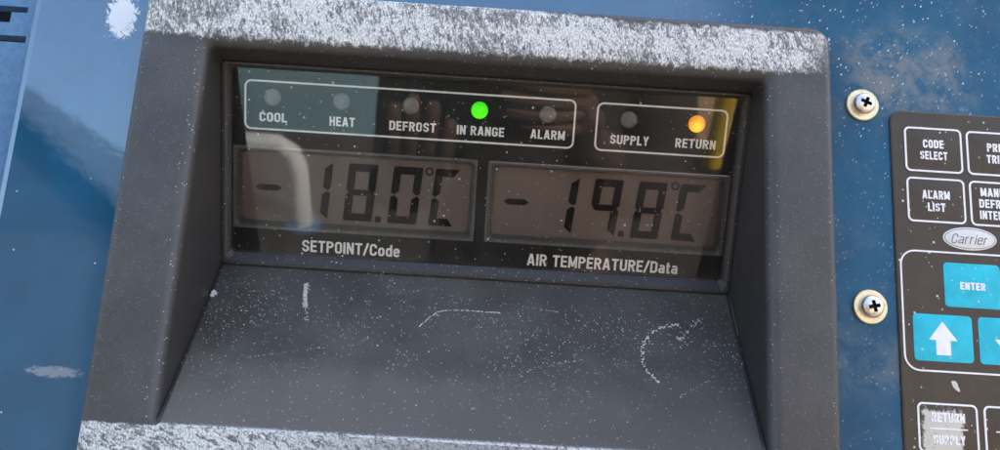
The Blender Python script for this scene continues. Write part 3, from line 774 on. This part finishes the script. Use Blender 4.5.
for s_ in (-1, 1):
    k = len(J); hx_, wx = PX+s_*9, (-8.0 if s_ < 0 else 8.0)
    J += [(hx_, -80, -66, 8.5), (hx_+s_*1, -79, -102, 5.6), (hx_+s_*1.5, -81, -122, 5.2), (hx_+s_*2, -81, -142, 3.6), (hx_+s_*3, -70, -147, 3.2)]
    Bn += [(0, k), (k, k+1), (k+1, k+2), (k+2, k+3), (k+3, k+4)]
    k = len(J)
    J += [(PX+s_*16, -78, -9, 5.2), (PX+s_*18, -68, -34, 4.2), (PX+s_*(15 if s_ < 0 else 11), -54, -27, 3.7), (wx+s_*1.5, -39.5, -15-(5 if s_ < 0 else 0), 2.6), (wx, -36.0, -11.5-(6 if s_ < 0 else 0), 3.3, 1.6), (wx-s_*.6, -34.2, -9.0-(6 if s_ < 0 else 0), 3.1, 1.3)]
    Bn += [(2, k), (k, k+1), (k+1, k+2), (k+2, k+3), (k+3, k+4), (k+4, k+5)]
    p = k+5
    # four unequal bent fingers and a thumb: the right hand wraps the phone's end, the left hand's fingers stand up behind it
    for f_, (dz, ln) in enumerate(((1.9, 6.3), (.7, 7.2), (-.6, 6.7), (-1.8, 5.2))):
        k2 = len(J)
        if s_ > 0:
            bx_, by_, bz_ = wx-s_*.4, -33.9, -8.2+dz*1.05
            J += [(bx_-s_*.2, by_+1.2, bz_, .95), (bx_-s_*ln*.35, by_+3.0, bz_+.4, .85), (bx_-s_*ln*.72, by_+2.9, bz_+.6, .75), (bx_-s_*ln, by_+2.45, bz_+.6, .6)]
        else:
            bx_, by_, bz_ = wx+.8+(1.9-dz)*1.15-1.6, -32.6, -14.2
            J += [(bx_, by_+1.0, bz_, .95), (bx_+.1+f_*.12, by_+2.4, bz_+ln*.4, .88), (bx_+.3+f_*.2, by_+2.6, bz_+ln*.78, .8), (bx_+.4+f_*.25, by_+2.3, bz_+ln*1.05, .66)]
        Bn += [(p, k2), (k2, k2+1), (k2+1, k2+2), (k2+2, k2+3)]
    k2 = len(J)
    if s_ > 0: J += [(wx-s_*1.4, -36.2, -9.0, 1.25), (wx-s_*3.2, -35.6, -7.6, 1.05), (wx-s_*5.0, -34.3, -6.9, .8)]
    else: J += [(wx-1.6, -36.0, -14.6, 1.25), (wx-1.2, -35.2, -11.6, 1.05), (wx+.6, -34.0, -9.6, .8)]
    Bn += [(p-1, k2), (k2, k2+1), (k2+1, k2+2)]
skinned('body', J, Bn, SKIN, pe)
skinned('jacket', [(PX, -80, -64, 16, 12), (PX, -79, -38, 15.5, 12), (PX, -78, -16, 16, 12.5), (PX, -78, -3, 8.5, 7.5)] + [q for s_ in (-1, 1) for q in ((PX+s_*16, -78, -9, 6.6), (PX+s_*18, -68, -34.3, 5.6), (PX+s_*(15 if s_ < 0 else 11), -54, -27, 5.0), ((-8.0 if s_ < 0 else 8.0)+s_*2.2, -42.5, -17.5-(5 if s_ < 0 else 0), 4.2))],
        [(0, 1), (1, 2), (2, 3), (2, 4), (4, 5), (5, 6), (6, 7), (2, 8), (8, 9), (9, 10), (10, 11)], JACKET, pe)
skinned('trousers', [(PX, -80, -62, 14.5, 11)] + [q for s_ in (-1, 1) for q in ((PX+s_*9, -80, -69, 10), (PX+s_*10, -79, -102, 7.4), (PX+s_*10.5, -81, -122, 6.6), (PX+s_*11, -81, -141, 6))],
        [(0, 1), (1, 2), (2, 3), (3, 4), (0, 5), (5, 6), (6, 7), (7, 8)], TROUS, pe)
skinned('hair', [(PX, -77, 12, 6.6, 6), (PX, -76.5, 18, 8, 7.6), (PX, -74.5, 23.5, 7, 7.5), (PX, -69.5, 24, 5.5, 3.4)], [(0, 1), (1, 2), (2, 3)], HAIR, pe)
for s_ in (-1, 1): skinned('shoe', [(PX+s_*11, -84, -146, 4.2, 4), (PX+s_*11.6, -76, -146.5, 4.4, 3.4), (PX+s_*12.2, -68, -147.4, 4, 2.6)], [(0, 1), (1, 2)], SHOE, pe)
ph = thing('phone', (-1.25, -31.9, -11.2), 'dark phone held sideways in both hands of the person', 'phone')
bm = bmesh.new()
loft(bm, [[Vector((u, y, v)) for u, v in rrect(-8.7+i, 6.2-i, -11.2+i, -3.8-i, .9, N)] for i, y in ((.15, -32.3), (0, -32.15), (0, -31.6), (.15, -31.45))], cap=(True, True))
obj('case', bm, M['void'], ph, smooth=40)
bm = bmesh.new(); loft(bm, [[Vector((u, y, v)) for u, v in rrect(-8.4, 5.9, -10.9, -4.1, .7, N)] for y in (-32.34, -32.31)], cap=(True, True)); obj('screen', bm, M['board'], ph, smooth=0)

# unseen white tube hoop, made up for the pale reflection over the left screen
hp = thing('added_hoop', (-92, -230, -150), 'made-up low white tube hoop beside the blue skip, mirrored in the left screen', 'barrier')
bm = bmesh.new()
path = [(-110, -150)] + [(-110, -124), (-108, -118), (-103, -114.5)] + [(-81, -114.5), (-76, -118), (-74, -124), (-74, -150)]
prev = None
for k, (x, z) in enumerate(path):
    a = path[max(0, k-1)]; b = path[min(len(path)-1, k+1)]
    d = Vector((b[0]-a[0], 0, b[1]-a[1])).normalized(); nn_ = Vector((d.z, 0, -d.x))
    ringv = [bm.verts.new(Vector((x, -230, z)) + nn_*3.6*math.cos(2*math.pi*i/16) + Vector((0, 1, 0))*3.6*math.sin(2*math.pi*i/16)) for i in range(16)]
    if prev:
        for i in range(16): bm.faces.new((prev[i], prev[(i+1) % 16], ringv[(i+1) % 16], ringv[i]))
    prev = ringv
obj('tube', bm, simple('white_tube_paint', (.80, .82, .82), .4, var=.05), hp, smooth=50)
for x in (-110, -74):
    bm = bmesh.new(); loft(bm, [[Vector((u, v, z)) for u, v in circle(x, -230, 7, 24)] for z in (-150, -149.2)], cap=(True, True)); obj('foot_plate', bm, M['louvre'], hp, smooth=40)
